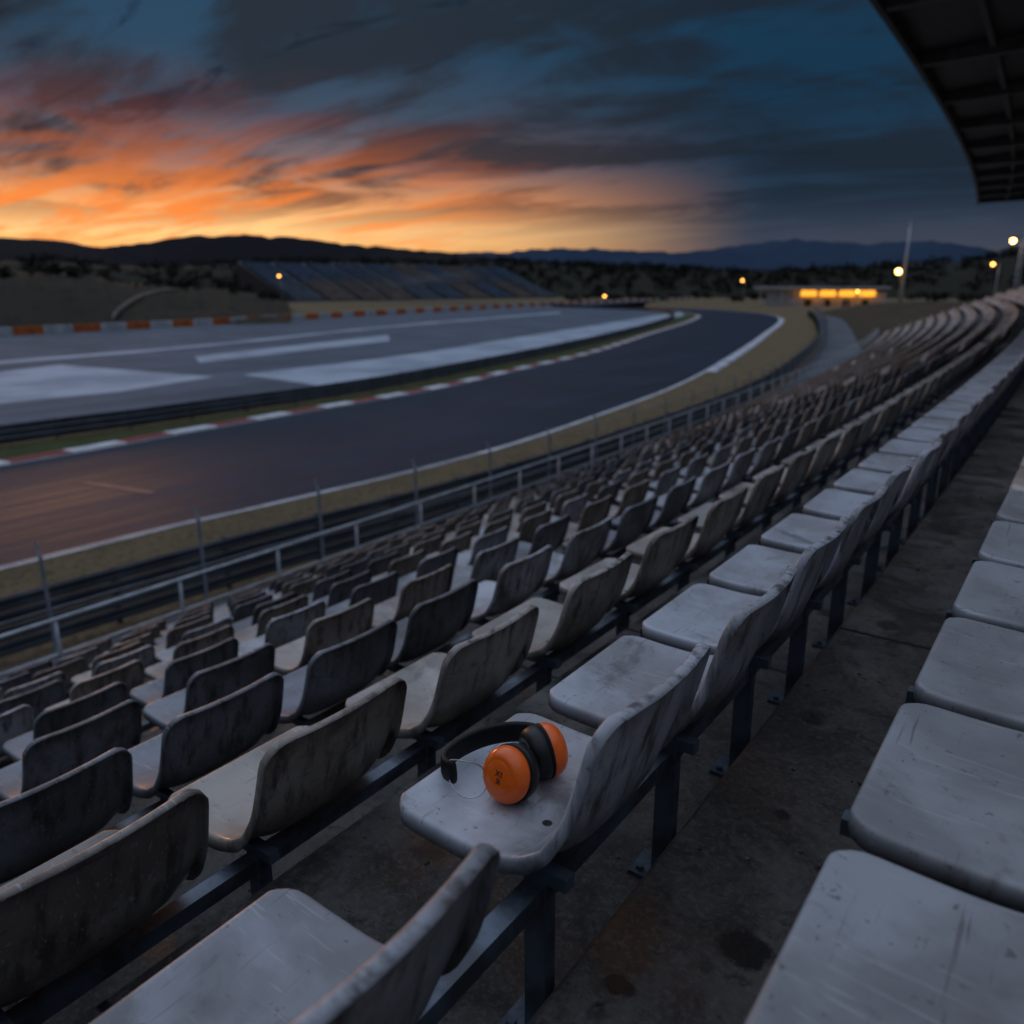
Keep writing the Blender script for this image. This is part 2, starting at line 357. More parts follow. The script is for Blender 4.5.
def inview(p,mg=0):
    q=p-camp; dz=q.dot(fw)
    if dz<.15: return False
    return abs(q.dot(rt)/dz*fpx)<512+mg and abs(q.dot(upv)/dz*fpx)<512+mg
cand=[];rest=[]
for s in seats:
    p=Vector((s[2],s[3],s[4]+.6)); p2=Vector((s[2]-.2,s[3]+.1,s[4]+.45)); p3=Vector((s[2]+.2,s[3]+.2,s[4]+.75))
    (cand if (inview(p) or inview(p2) or inview(p3)) else rest).append((((p-camp).length),s))
cand.sort(key=lambda a:a[0]); ind=cand[:298]; rest+=cand[298:]
lab_base='weathered grey plastic stadium seat bolted to concrete terrace'
for n,(dist,s) in enumerate(ind):
    k,i,x,y,z=s; r=random.random(); g=.80+.35*random.random()
    col=(g,g,g*1.02); lab=lab_base
    if k==1: col=(g*.90,g*.80,g*.70); 
    if k>=2 and r<.35: col=(g*.45,g*.46,g*.50); lab='dark grey plastic stadium seat bolted to concrete terrace'
    if k>=1 and .35<=r<.75: col=(g*.82,g*.69,g*.59); lab='brown-stained grey plastic stadium seat bolted to concrete terrace'
    if k==0: col=(.95,.96,1.0); 
    if k==0 and i==3: col=(1.08,1.09,1.14); lab='grey plastic stadium seat with orange ear defenders lying on it'
    if k==0 and i==2: col=(.66,.66,.69)
    if k==-1: col=(.70,.69,.69)
    if k==1 and i==2: col=(.50,.43,.37)
    if k==1 and i==3: col=(.80,.68,.56)
    if k==2 and i in(2,3,4,5): col=(.42,.43,.47)
    tilt=random.uniform(-.012,.012); wy=1.09 if k>=1 else 1.0
    if dist<11:
        e=empty('stadium_seat',(x,y,z)); e.rotation_euler=(0,tilt,cang(y)+random.uniform(-.015,.015)); e.scale=(1,wy,1)
        for nm,me in(('seat',me_pan),('backrest',me_back),('leg',me_leg)):
            c=bpy.data.objects.new(nm,me); c.parent=e; c.color=col+(1,); link(c)
    else:
        e=bpy.data.objects.new('stadium_seat',me_one); e.location=(x,y,z); e.rotation_euler=(0,tilt,cang(y)+random.uniform(-.012,.012)); e.color=col+(1,); e.scale=(1,wy,1); link(e)
    tag(e,lab,'stadium seat','rows of stadium seats')
def stuffmesh(name,me,items,mats):
    nv=len(me.vertices); co=np.empty(nv*3); me.vertices.foreach_get('co',co); co=co.reshape(-1,3)
    fs=[tuple(p.vertices) for p in me.polygons]; fs=np.array([f for f in fs if len(f)==4])
    mi=np.array([p.material_index for p in me.polygons if len(p.vertices)==4])
    Vs=[];Fs=[];Ms=[]
    for n,(dist,s) in enumerate(items):
        k,i,x,y,z=s; a=cang(y)+random.uniform(-.01,.01); c_,s_=math.cos(a),math.sin(a)
        q=co.copy(); q[:,0]=co[:,0]*c_-co[:,1]*s_+x; q[:,1]=co[:,0]*s_+co[:,1]*c_+y; q[:,2]+=z
        Vs.append(q);Fs.append(fs+n*nv);Ms.append(mi)
    Vs=np.concatenate(Vs);Fs=np.concatenate(Fs);Ms=np.concatenate(Ms)
    m=bpy.data.meshes.new(name); m.vertices.add(len(Vs)); m.vertices.foreach_set('co',Vs.ravel())
    m.loops.add(len(Fs)*4); m.loops.foreach_set('vertex_index',Fs.ravel().astype(np.int32))
    m.polygons.add(len(Fs)); m.polygons.foreach_set('loop_start',np.arange(0,len(Fs)*4,4,dtype=np.int32)); m.polygons.foreach_set('loop_total',np.full(len(Fs),4,dtype=np.int32))
    for mm in mats: m.materials.append(mm)
    m.polygons.foreach_set('material_index',Ms.astype(np.int32)); m.polygons.foreach_set('use_smooth',np.ones(len(Fs),bool)); m.update(calc_edges=True)
    o=bpy.data.objects.new(name,m); link(o); return o
legsmall=bpy.data.meshes.new('ls'); v,f=join_vf([box_vf(.10,-.17,.20,.055,.04,.40),box_vf(-.02,-.17,.405,.34,.04,.04)]); legsmall.from_pydata(v,[],f)
me_far=joined('farseat',far,legsmall)
o=stuffmesh('distant_stadium_seats',me_far,rest,[M_seatfar,M_steel]); tag(o,'hundreds of weathered grey seats in long curving rows','stadium seats',None,'stuff')
for k in range(-8,11):
    V,F=sweep_vf(stpath(-3,YE-1.5,1.5,tz(k)+.335),rect(xc(k)+.07,xc(k)+.115,0,.045),True,True)
    o=mesh_obj('seat_support_beam',V,F,M_steel); tag(o,'long square steel beam carrying a row of seats','beam','steel beams under the seat rows')

# ------------------------------------------------------------ ear defenders
PZ=6.51+.437
em=empty('ear_defenders',(-.88,1.235,PZ)); tag(em,'orange ear defenders with black headband lying on grey seat','ear defenders')
em_inv=Matrix.Translation((.88,-1.235,-PZ))
def lathe(prof,n=48,oval=1.06):
    V=[];F=[]
    for r,z in prof:
        for i in range(n):
            a=2*math.pi*i/n; V.append(Vector((r*math.cos(a),r*oval*math.sin(a),z)))
    for j in range(len(prof)-1):
        for i in range(n): F.append((j*n+i,j*n+(i+1)%n,(j+1)*n+(i+1)%n,(j+1)*n+i))
    F.append(tuple(range(n))[::-1]); F.append(tuple(range((len(prof)-1)*n,len(prof)*n))); return V,F
def cup(center,outer,roll,text=False):
    z=Vector(outer).normalized(); up=Vector((0,0,1)); x=up.cross(z).normalized(); y=z.cross(x)
    R=Matrix((x,y,z)).transposed().to_4x4(); M=Matrix.Translation(center)@R@Matrix.Rotation(roll,4,'Z')@Matrix.Scale(1.08,4)
    sp=[(.020,.002),(.047,.002),(.0510,.006),(.0525,.012),(.0520,.019),(.0500,.026),(.0460,.033),(.040,.0385),(.034,.0420),(.0315,.0412),(.030,.0424),(.018,.0440),(.006,.0445)]
    V,F=lathe(sp); V=[em_inv@(M@v) for v in V]; shellO=mesh_obj('ear_cup',V,F,M_orange,True,em)
    cp_=[(.004,-.006),(.020,-.008),(.024,-.026),(.031,-.036),(.042,-.035),(.050,-.026),(.0535,-.012),(.0535,-.001),(.046,.0035)]
    V,F=lathe(cp_); V=[em_inv@(M@v) for v in V]; c=mesh_obj('cushion',V,F,M_cush,True,shellO)
    rg=[(.0525,-.001),(.0545,.002),(.0545,.005),(.0515,.007)]
    V,F=lathe(rg); V=[em_inv@(M@v) for v in V]; mesh_obj('rim',V,F,M_black,True,shellO)
    if text:
        for body,yy,sz in(('X1',.0068,.015),('3I',-.0075,.014)):
            cu=bpy.data.curves.new('t','FONT'); cu.body=body; cu.size=sz; cu.align_x='CENTER'; cu.align_y='CENTER'; cu.extrude=.0004; cu.offset=.0004
            to=bpy.data.objects.new('t',cu); link(to); dg=bpy.context.evaluated_depsgraph_get(); mt=bpy.data.meshes.new_from_object(to.evaluated_get(dg)); bpy.data.objects.remove(to)
            mt.transform(em_inv@M@Matrix.Rotation(-roll,4,'Z')@Matrix.Translation((.003,yy,.0444))); mt.materials.clear(); mt.materials.append(M_print)
            q=bpy.data.objects.new('printed_marking',mt); link(q); q.parent=shellO
    return M
c1p=(-.866,1.190,PZ+.058); c2p=(-.858,1.296,PZ+.059)
cup(c1p,(-.06,-.93,.28),.15,True); cup(c2p,(.52,.84,.10),-.1)
ctrl=[(-.972,1.128,.050),(-1.000,1.132,.048),(-1.020,1.155,.047),(-1.027,1.195,.047),(-1.022,1.240,.048),(-1.003,1.288,.050),(-.968,1.325,.054),(-.925,1.342,.059),(-.888,1.338,.064)]
pth=crom(ctrl,.008)
def tube(path,prof,parent,name,mat):
    P=[Vector(p)+Vector((0,0,PZ)) for p in path];V=[];F=[];n=len(prof)
    for i,p in enumerate(P):
        tt=(P[min(i+1,len(P)-1)]-P[max(i-1,0)]).normalized(); s_=tt.cross(Vector((0,0,1))).normalized(); u=s_.cross(tt)
        for a,b in prof: V.append(em_inv@(p+s_*a+u*b))
    for i in range(len(P)-1):
        for j in range(n): F.append((i*n+j,i*n+(j+1)%n,(i+1)*n+(j+1)%n,(i+1)*n+j))
    F.append(tuple(range(n))[::-1]);F.append(tuple(range((len(P)-1)*n,len(P)*n)))
    return mesh_obj(name,V,F,mat,True,parent)
bp_=[(.0085*math.copysign(abs(math.cos(a))**.6,math.cos(a)),.025*math.copysign(abs(math.sin(a))**.6,math.sin(a))) for a in np.linspace(0,2*math.pi,20,endpoint=False)]
tube(pth,bp_,em,'headband',M_black)
wp=[(.0016*math.cos(a),.0016*math.sin(a)) for a in np.linspace(0,2*math.pi,8,endpoint=False)]
tube(crom([(-.995,1.130,.066),(-.975,1.122,.084),(-.950,1.122,.092),(-.930,1.132,.090),(-.918,1.148,.078),(-.916,1.158,.064)],.004),wp,em,'wire_arm',M_wire)
tube(crom([(-.985,1.124,.036),(-.962,1.114,.022),(-.938,1.115,.014),(-.918,1.125,.013),(-.906,1.140,.020),(-.904,1.152,.030)],.004),wp,em,'wire_arm',M_wire)
for dz in(-.010,.010):
    tube(crom([(-.905,1.343,.064+dz),(-.885,1.352,.066+dz),(-.858,1.354,.064+dz),(-.832,1.338,.060+dz*.7)],.005),wp,em,'wire_arm',M_wire)

# ------------------------------------------------------------ railing
XR=XF+.15
rl=empty('railing',(XR,0,tz(10)-.36)); tag(rl,'galvanised steel tube railing along the foot of the stand','railing')
rz=tz(10)-.36
def circ(u,w_,r,n=8): return [(u+r*math.cos(a),w_+r*math.sin(a)) for a in np.linspace(0,2*math.pi,n,endpoint=False)]
def loc(o,par): o.matrix_parent_inverse=Matrix.Translation(-par.location); return o
for h,r in((1.12,.028),(.62,.018)):
    V,F=sweep_vf(stpath(-5,YE-1,1.0,rz),circ(XR,h,r),True,True); loc(mesh_obj('rail',V,F,M_rail,True,rl),rl)
y=-3.0
mp=None
while y<YE-1:
    V,F=cyl_vf((0,0,0),(0,0,1.10),.028,n=8)
    if mp is None: ob=mesh_obj('post',V,F,M_rail,True,rl); mp=ob.data
    else: ob=bpy.data.objects.new('post',mp); link(ob); ob.parent=rl
    ob.location=(cofs(y),y,0); y+=1.85

# ------------------------------------------------------------ roads, run-off
near=[(-25,-60),(-25,-20),(-25.1,9),(-24.6,17.6),(-24.0,26),(-24.1,33),(-25.3,44),(-28,62),(-33.8,87),(-46,134),(-64.7,200),(-84,240),(-120,272),(-180,288),(-300,298)]
farl=[(-38,-60),(-39,-20),(-39.8,15),(-40.5,24),(-41.3,35),(-42.2,48),(-45,62),(-50.5,88),(-61,123),(-78,180),(-94,218),(-125,252),(-185,272),(-300,284)]
def struct(name,VF,mat,smooth=False): o=mesh_obj(name,VF[0],VF[1],mat,smooth); o["kind"]="structure"; return o
S=7000; struct('ground',([(-S,-S,0),(S,-S,0),(S,S,0),(-S,S,0)],[(0,1,2,3)]),M_grass)
struct('race_track',ribbon2(near,farl,.02,160),M_track)
npth=crom(near,3); fpth=crom(farl,3)
struct('track_edge_line',sweep_vf(npth,[(-.10,.03),(.22,.03)]),M_paint)
struct('track_edge_line',sweep_vf(fpth,[(-.30,.03),(-.12,.03)]),M_paint)
barr=[(-44.5,-60),(-44.9,-20),(-44.9,17),(-44.7,28),(-46.3,50),(-58.5,101.7),(-78,165),(-96,206),(-122,242),(-170,260)]
orng=[(-140,-60),(-143,0),(-145.6,58),(-149,97),(-164,171),(-191,332),(-200,460)]
struct('runoff_asphalt',ribbon2([(x-1.2,y) for x,y in barr],[(x+1,y) for x,y in orng],.012,120),M_runoff)
struct('verge_grass',ribbon2([(x-.6,y) for x,y in farl[:11]],[(x-.3,y) for x,y in barr[:8]],.008,100),M_green)
GB=[(-18.6,-30),(-18.6,0),(-18.2,12),(-17.6,20),(-17.6,31),(-19.0,52),(-23.2,77),(-33.2,121),(-51,182),(-66,228)]
struct('service_path',ribbon2([(-11,-40),(-11,10),(-12,35),(-14.6,60),(-19,90),(-25,121),(-34.4,161),(-50,215)],[(-17,-40)]+[(x+.5,y) for x,y in GB[1:]],.012,90),M_path)
def poly(name,pts,z,mat): return struct(name,([(x,y,z) for x,y in pts],[tuple(range(len(pts)))]),mat)
def sstripe(name,A,B,z,mat): return struct(name,ribbon2(A,B,z,50),mat)
sstripe('painted_runoff_marking',[(-84.5,54),(-96.3,97.5)],[(-77.5,50),(-85.6,87)],.03,M_faded)
sstripe('painted_runoff_marking',[(-63.8,45.5),(-67.3,73.5),(-79.7,124),(-106.8,235)],[(-51.5,44),(-55.5,70.4),(-65.1,113.6),(-94.7,212)],.03,M_faded)
poly('painted_runoff_marking',[(-84.8,33.4),(-87.3,40.2),(-64.4,42.9),(-61.2,32.3),(-62.0,20),(-70,14)],.03,M_faded)
sstripe('painted_runoff_marking',[(-93,15),(-97.3,38.5),(-101.1,65.6),(-118.7,123.8),(-136.7,213)],[(-90,15),(-93.5,38),(-97.5,64),(-114,117),(-131,205)],.03,M_faded)
poly('painted_track_marking',[(-33.6,15.6),(-33.6,15.9),(-29.6,16.6),(-29.6,16.3)],.035,M_mark)
def blocks(name,path,prof,per,mats,pat,label=None,cat=None,struct_=True):
    P=np.array(path); dd=np.r_[0,np.cumsum(np.linalg.norm(np.diff(P[:,:2],axis=0),axis=1))]
    n=int(dd[-1]/(per/4)); tt=np.linspace(0,dd[-1],n); Q=np.c_[np.interp(tt,dd,P[:,0]),np.interp(tt,dd,P[:,1])]
    V,F=sweep_vf(Q,prof,True,False); o=mesh_obj(name,V,F,mats[0]); o.data.materials.append(mats[1]); m=len(prof)
    idx=[]
    for i in range(len(Q)-1): idx+= [int((tt[i]/per)%2>=1)]*m
    o.data.polygons.foreach_set('material_index',idx)
    if struct_: o["kind"]="structure"
    else: tag(o,label,cat)
    return o
kp=[p for p in fpth if p[1]<215]
blocks('kerb',kp,[(-1.5,.0),(-1.3,.07),(-.3,.09),(-.28,.0)],2.9,[M_red,M_paint],0)
kn=[p for p in npth if 70<p[1]<205]
blocks('kerb',kn,[(.22,.0),(.25,.08),(1.0,.10),(1.1,.0)],3.2,[M_paint,M_faded],0)
ob=blocks('orange_white_wall',crom(orng,3),rect(-.3,.3,0,1.35),5.0,[M_orange_p,M_white_p],0,'low trackside wall painted in orange and white blocks','wall',False)

M_arm=noisy('barrier_steel',(.075,.088,.105),(.042,.048,.058),.8,.55,.3)
def armco(name,path,n,label,post_step,h=.32,gap=.02,z0=.12,side=1):
    e=empty(name,(path[0][0],path[0][1],0)); tag(e,label,'crash barrier')
    P=crom(path,2.0)
    for i in range(n):
        b=z0+i*(h+gap); pr=[(0,b),(.05*side,b+.05),(.05*side,b+.10),(0,b+.14),(0,b+.18),(.05*side,b+.22),(.05*side,b+.27),(0,b+.32),(-.01*side,b+.32),(-.01*side,b)]
        V,F=sweep_vf(P,pr,True,True); loc(mesh_obj('barrier_rail',V,F,M_arm,False,e),e)
    dd=np.r_[0,np.cumsum(np.linalg.norm(np.diff(P,axis=0),axis=1))]
    ps=np.arange(0,dd[-1],post_step); X_=np.interp(ps,dd,P[:,0]);Y_=np.interp(ps,dd,P[:,1])
    order=sorted(range(len(ps)),key=lambda i:math.hypot(X_[i],Y_[i]) if Y_[i]>5 else 1e4)
    v,f=box_vf(-.10*side,0,(z0+n*(h+gap))/2,.12,.08,z0+n*(h+gap)); me=bpy.data.meshes.new('post'); me.from_pydata(v,[],f); me.materials.append(M_arm)
    for i in order[:90]:
        ob=bpy.data.objects.new('post',me); link(ob); ob.parent=e; ob.location=(X_[i]-path[0][0],Y_[i]-path[0][1],0)
armco('crash_barrier',GB,4,'dark steel crash barrier along the dry grass verge',3.0)
armco('crash_barrier',barr,3,'low steel crash barrier along the green verge',4.0)
cf=[(x+1.1,y) for x,y in GB]; fx,fy=cf[0]
e=empty('catch_fence',(fx,fy,0)); tag(e,'thin wire mesh fence on steel posts beside the service path','fence')
P=crom(cf,2.0); dd=np.r_[0,np.cumsum(np.linalg.norm(np.diff(P,axis=0),axis=1))]
v1,f1=cyl_vf((0,0,0),(0,0,2.5),.04,n=8); v2,f2=cyl_vf((0,0,2.5),(-.14,0,2.8),.035,n=8); V,F=join_vf([(v1,f1),(v2,f2)])
M_fence=noisy('fence_steel',(.40,.43,.47),(.28,.30,.33),4,.5,.3)
me=bpy.data.meshes.new('post'); me.from_pydata([tuple(q) for q in V],[],F); me.materials.append(M_fence)
for s_ in np.arange(1,dd[-1],3.6):
    ob=bpy.data.objects.new('post',me); link(ob); ob.parent=e; ob.location=(np.interp(s_,dd,P[:,0])-fx,np.interp(s_,dd,P[:,1])-fy,0)
for h in(.15,1.3,2.48):
    V,F=sweep_vf(P,circ(0,h,.012,6),True,True); loc(mesh_obj('wire',V,F,M_fence,False,e),e)
def mesh_m():
    m,t,b=newmat('wire_mesh',.5,.6); uv=t.n('ShaderNodeNewGeometry').outputs['Position']; s=t.n('ShaderNodeSeparateXYZ'); t.l(uv,s.inputs[0])
    a=t.m('FRACT',t.m('MULTIPLY',t.m('ADD',s.outputs[1],s.outputs[2]),11.0)); c=t.m('FRACT',t.m('MULTIPLY',t.m('SUBTRACT',s.outputs[1],s.outputs[2]),11.0))
    al=t.m('MAXIMUM',t.m('LESS_THAN',a,.07),t.m('LESS_THAN',c,.07)); t.l(al,b.inputs['Alpha']); b.inputs['Base Color'].default_value=(.16,.17,.19,1); return m
V,F=sweep_vf(P,[(0.02,.15),(0.02,2.48)]); loc(mesh_obj('wire_mesh',V,F,mesh_m(),False,e),e)

# ------------------------------------------------------------ canopy roof
rf=empty('grandstand_roof',(0,0,0)); tag(rf,'dark steel cantilever roof over the grandstand seats','roof')
RP=stpath(13,62,2.0,13.0)
V,F=sweep_vf(RP,[(-4.0,0.25),(-4.0,.35),(11,1.35),(11,1.2)],True,True); mesh_obj('roof_deck',V,F,M_dark,False,rf)
V,F=sweep_vf(RP,rect(-4.12,-4.002,-.05,.45),True,True); mesh_obj('fascia',V,F,M_dark,False,rf)
M_roofsteel=noisy('roof_steel',(.10,.105,.115),(.06,.064,.072),3,.6,.1)
for u in(-2.6,-.8,1.0,2.8,4.6,6.4,8.2):
    V,F=sweep_vf(RP,rect(u,u+.12,.0+ (u+4.3)*.062+.06,.26+(u+4.3)*.062),True,True); mesh_obj('purlin',V,F,M_roofsteel,False,rf)
y=13.3
while y<62.1:
    a=cang(y); c_,s_=math.cos(a),math.sin(a)
    pts=[(-3.99,13.0),(11,13.4),(11,14.2),(-3.99,13.24)]
    V=[]
    for dy in(-.12,.12):
        for u,zz in pts: V.append((cofs(y)+u*c_-dy*s_,y+u*s_+dy*c_,zz))
    mesh_obj('rafter',V,[(0,1,2,3),(7,6,5,4),(0,4,5,1),(1,5,6,2),(2,6,7,3),(3,7,4,0)],M_roofsteel,False,rf)
    v,f=box_vf(cofs(y)+8.6*c_,y+8.6*s_,(tz(-8)+13.4)/2,.35,.35,13.4-tz(-8),a); mesh_obj('column',v,f,M_roofsteel,False,rf)
    y+=4.85

# ------------------------------------------------------------ far grandstand
fg=empty('far_grandstand',(-327,261,0)); tag(fg,'open distant grandstand with grey-blue and tan seat blocks','grandstand')
P0=Vector((-322,262));P1=Vector((-292,452)); B0=Vector((-378,272)); B1=Vector((-338,452))
def fsm(name,c0,c1):
    m,t,b=newmat(name,.8,0,.1); g=t.n('ShaderNodeNewGeometry').outputs['Position']; s=t.n('ShaderNodeSeparateXYZ'); t.l(g,s.inputs[0])
    fr=t.m('FRACT',t.m('MULTIPLY',s.outputs[2],14/19)); f=t.mr(fr,.55,.75); n_=t.mr(t.noise(g,.22,5,.7),.4,.6)
    c=t.mix(n_,c0,c1); c=t.mix(t.m('MULTIPLY',f,.55),c,(.03,.035,.045)); t.l(c,b.inputs['Base Color']); return m
M_fs=[fsm('far_seat_block_blue',(.21,.26,.33),(.14,.18,.24)),fsm('far_seat_block_tan',(.36,.28,.23),(.24,.21,.20)),fsm('far_seat_block_grey',(.25,.28,.32),(.17,.19,.22))]
NB=10;NR=14
for b in range(NB):
    for half in(0,1):
        V=[];F=[]
        a0=(b+.06)/NB;a1=(b+.94)/NB
        for r in range(NR//2):
            q=(half*NR/2+r)/NR; q2=(half*NR/2+r+1-.25*(r==NR//2-1))/NR; zz=1.5+q*19
            k=len(V)
            for a in(a0,a1):
                A=P0.lerp(P1,a);Bb=B0.lerp(B1,a); p=A.lerp(Bb,q);p2=A.lerp(Bb,q2)
                V+=[(p.x,p.y,zz-1.2),(p.x,p.y,zz+.5),(p2.x,p2.y,zz+.5)]
            F+=[(k,k+3,k+4,k+1),(k+1,k+4,k+5,k+2)]
        mi=(0 if half else (1 if b in(1,2,3,6,8) else 2)) if b not in(5,7) else (1 if half else 0)
        loc(mesh_obj('seat_block',V,F,M_fs[mi],False,fg),fg)
c4=[P0,P1,B1,B0]; hs=[.8,.8,20.6,20.6]
V=[(p.x,p.y,0) for p in c4]+[(p.x,p.y,h-.9) for p,h in zip(c4,hs)]
loc(mesh_obj('concrete_base',V,[(0,1,5,4),(1,2,6,5),(2,3,7,6),(3,0,4,7),(4,5,6,7)],M_dark,False,fg),fg)
parts=[]
for i in range(NB*2+1):
    p=B0.lerp(B1,i/(NB*2)); parts.append(box_vf(p.x,p.y,21.5,.25,.25,3))
v,f=join_vf(parts+[sweep_vf([(B0.x,B0.y),(B1.x,B1.y)],rect(-.1,.1,22.8,23.0),True,True)]); loc(mesh_obj('top_railing',v,f,M_dark,False,fg),fg)

# ------------------------------------------------------------ hills
def az_of(x): return math.radians(36)-math.atan((x-512)/820)
def ridge(name,prof,dist,base,back,mat,rough=.05,n=260,rows=10):
    A=[az_of(x) for x,_ in prof]; E=[(285-y)*math.cos(az_of(x)-math.radians(36))/815 for x,y in prof]
    A=np.array(A[::-1]);E=np.array(E[::-1]); aa=np.linspace(A[0],A[-1],n); ee=np.interp(aa,A,E)
    crest=CAMZ+ee*dist; V=[];F=[]
    jag=np.interp(aa,np.linspace(A[0],A[-1],n//3),rng.normal(size=n//3))*rough*.7+np.interp(aa,np.linspace(A[0],A[-1],n//12),rng.normal(size=n//12))*rough*1.2
    for j in range(rows+1):
        q=j/rows
        for i,a in enumerate(aa):
            if q<=.75: r=base+(dist-base)*q/.75; h=crest[i]*math.sin(q/.75*math.pi/2)**.9
            else: r=dist+(back-dist)*(q-.75)/.25; h=crest[i]*(1-(q-.75)/.25*1.0)
            h+=jag[i]*crest[i]*math.sin(min(1,q)*math.pi)*1.0+ (rng.normal()*.02*crest[i] if 0<j<rows else 0)
            V.append((-math.sin(a)*r,math.cos(a)*r,max(h,-.5) if 0<j<rows else -.5))
    for j in range(rows):
        for i in range(n-1):
            a=j*n+i;F.append((a,a+1,a+n+1,a+n))
    o=mesh_obj(name,V,F,mat,True); o["kind"]="structure"; return o,(aa,crest)
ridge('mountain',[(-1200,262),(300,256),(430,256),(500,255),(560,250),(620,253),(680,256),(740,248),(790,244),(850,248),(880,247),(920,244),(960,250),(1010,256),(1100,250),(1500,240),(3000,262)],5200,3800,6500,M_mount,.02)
ridge('hills',[(-1500,235),(-300,240),(0,240),(60,243),(110,250),(150,246),(200,241),(250,239),(300,242),(350,248),(420,254),(500,260),(560,266),(700,270),(900,272),(1200,262),(2500,255)],1700,1100,2300,M_hillfar,.015)
_,rC=ridge('hills',[(-1500,262),(-200,262),(0,266),(60,262),(120,270),(200,268),(300,262),(420,266),(500,264),(600,268),(700,272),(760,274),(820,272),(880,268),(950,264),(1000,258),(1024,252),(1200,245),(2500,240)],800,560,1050,M_leaf,.05)
_,rD=ridge('hillock',[(-700,270),(-200,276),(0,274),(60,272),(130,281),(190,289),(230,287),(270,297),(290,301)],270,178,330,M_scrub,.05)
aaD,crD=rD; V=[];F=[]
for i in range(31):
    q=i/30; xx=112+95*q**1.1; r0=181+78*q
    for r in(r0,r0+4.5):
        a=az_of(xx); h=np.interp(a,aaD,crD)*math.sin(max(.0,(r-178)/92)*math.pi/2)**.9
        V.append((-math.sin(a)*r,math.cos(a)*r,h+.7))
for i in range(30): F.append((2*i,2*i+1,2*i+3,2*i+2))
M_dirt=noisy('pale_dirt',(.20,.165,.135),(.14,.115,.095),.2,.95,spec=.05)
struct('dirt_path',(V,F),M_dirt,True)
ep=[(-19.5,93.6,0),(-27,118,0),(-37,155,0),(-53,210,0),(-70,250,0)]
Pm=crom(ep,3); V=[];F=[]; pr=[(0,0),(2,.8),(5,2.4),(9,4.2),(14,5.8),(20,6.6),(40,6.9),(90,7.2),(140,5)]
for i,p in enumerate(Pm):
    tt=Pm[min(i+1,len(Pm)-1)]-Pm[max(i-1,0)]; tt=tt/np.linalg.norm(tt); sc_=1-.55*i/len(Pm)
    for u,h in pr: V.append((p[0]+tt[1]*u,p[1]-tt[0]*u,h*sc_+ (rng.normal()*.15 if h>0 else -.02)))
n=len(pr)
for i in range(len(Pm)-1):
    for j in range(n-1): a=i*n+j;F.append((a,a+1,a+n+1,a+n))
struct('embankment',(V,F),grassm('bank_dry_earth',(.10,.082,.055),(.075,.06,.042),(.05,.045,.03),.1),True)
def leaf_tree(cx_,cy_,cz_,h,w_,nq):
    V=[];F=[]
    lob=[(rng.normal(0,.28)*w_,rng.normal(0,.28)*w_,h*(.25+.5*rng.random()),w_*(.28+.25*rng.random())) for _ in range(6)]
    for q in range(nq):
        L=lob[q%6]; dv=rng.normal(size=3); dv/=np.linalg.norm(dv); r=L[3]*(.6+.45*rng.random())
        c=np.array([cx_+L[0]+dv[0]*r,cy_+L[1]+dv[1]*r,cz_+L[2]+dv[2]*r*.8]); a=rng.normal(size=3); a/=np.linalg.norm(a); b=np.cross(a,rng.normal(size=3)); b/=np.linalg.norm(b); s_=w_*.10*(.6+.8*rng.random())
        k=len(V); V+=[c-a*s_-b*s_*.6,c+a*s_-b*s_*.6,c+a*s_+b*s_*.6,c-a*s_+b*s_*.6]; F.append((k,k+1,k+2,k+3))
    v,f=cyl_vf((cx_,cy_,cz_-.5),(cx_,cy_,cz_+h*.5),w_*.05,w_*.02,5); k=len(V); V+=v; F+=[tuple(i+k for i in q) for q in f]
    return V,F
parts=[]
aa,cr=rC
for i in range(1000):
    a=rng.uniform(az_of(1250),az_of(-250)); r=rng.uniform(580,800); cz=np.interp(a,aa,cr)*math.sin(max(.01,(r-560)/240)*math.pi/2)**.9
    h=rng.uniform(3,7); parts.append(leaf_tree(-math.sin(a)*r,math.cos(a)*r,cz-.8,h,h*1.3,45))
v,f=join_vf(parts); o=mesh_obj('distant_woodland',v,f,M_leaf); tag(o,'dark scattered trees covering the low hills','trees',None,'stuff')
parts=[]
aa,cr=rD
for i in range(80):
    a=rng.uniform(az_of(280),az_of(-250)); r=rng.uniform(235,285); cz=np.interp(a,aa,cr)*math.sin(min(1,max(.01,(r-178)/92))*math.pi/2)**.9
    h=rng.uniform(1,3.2); parts.append(leaf_tree(-math.sin(a)*r,math.cos(a)*r,cz-.5,h,h*1.4,70))
for i in range(90):
    q=rng.uniform(420,560); a=rng.uniform(az_of(1100),az_of(560)); h=rng.uniform(2,5); parts.append(leaf_tree(-math.sin(a)*q,math.cos(a)*q,-.3,h,h*1.4,70))
v,f=join_vf(parts); o=mesh_obj('hillside_bushes',v,f,M_leaf); tag(o,'dark bushes and small trees on grassy hillocks','bushes',None,'stuff')

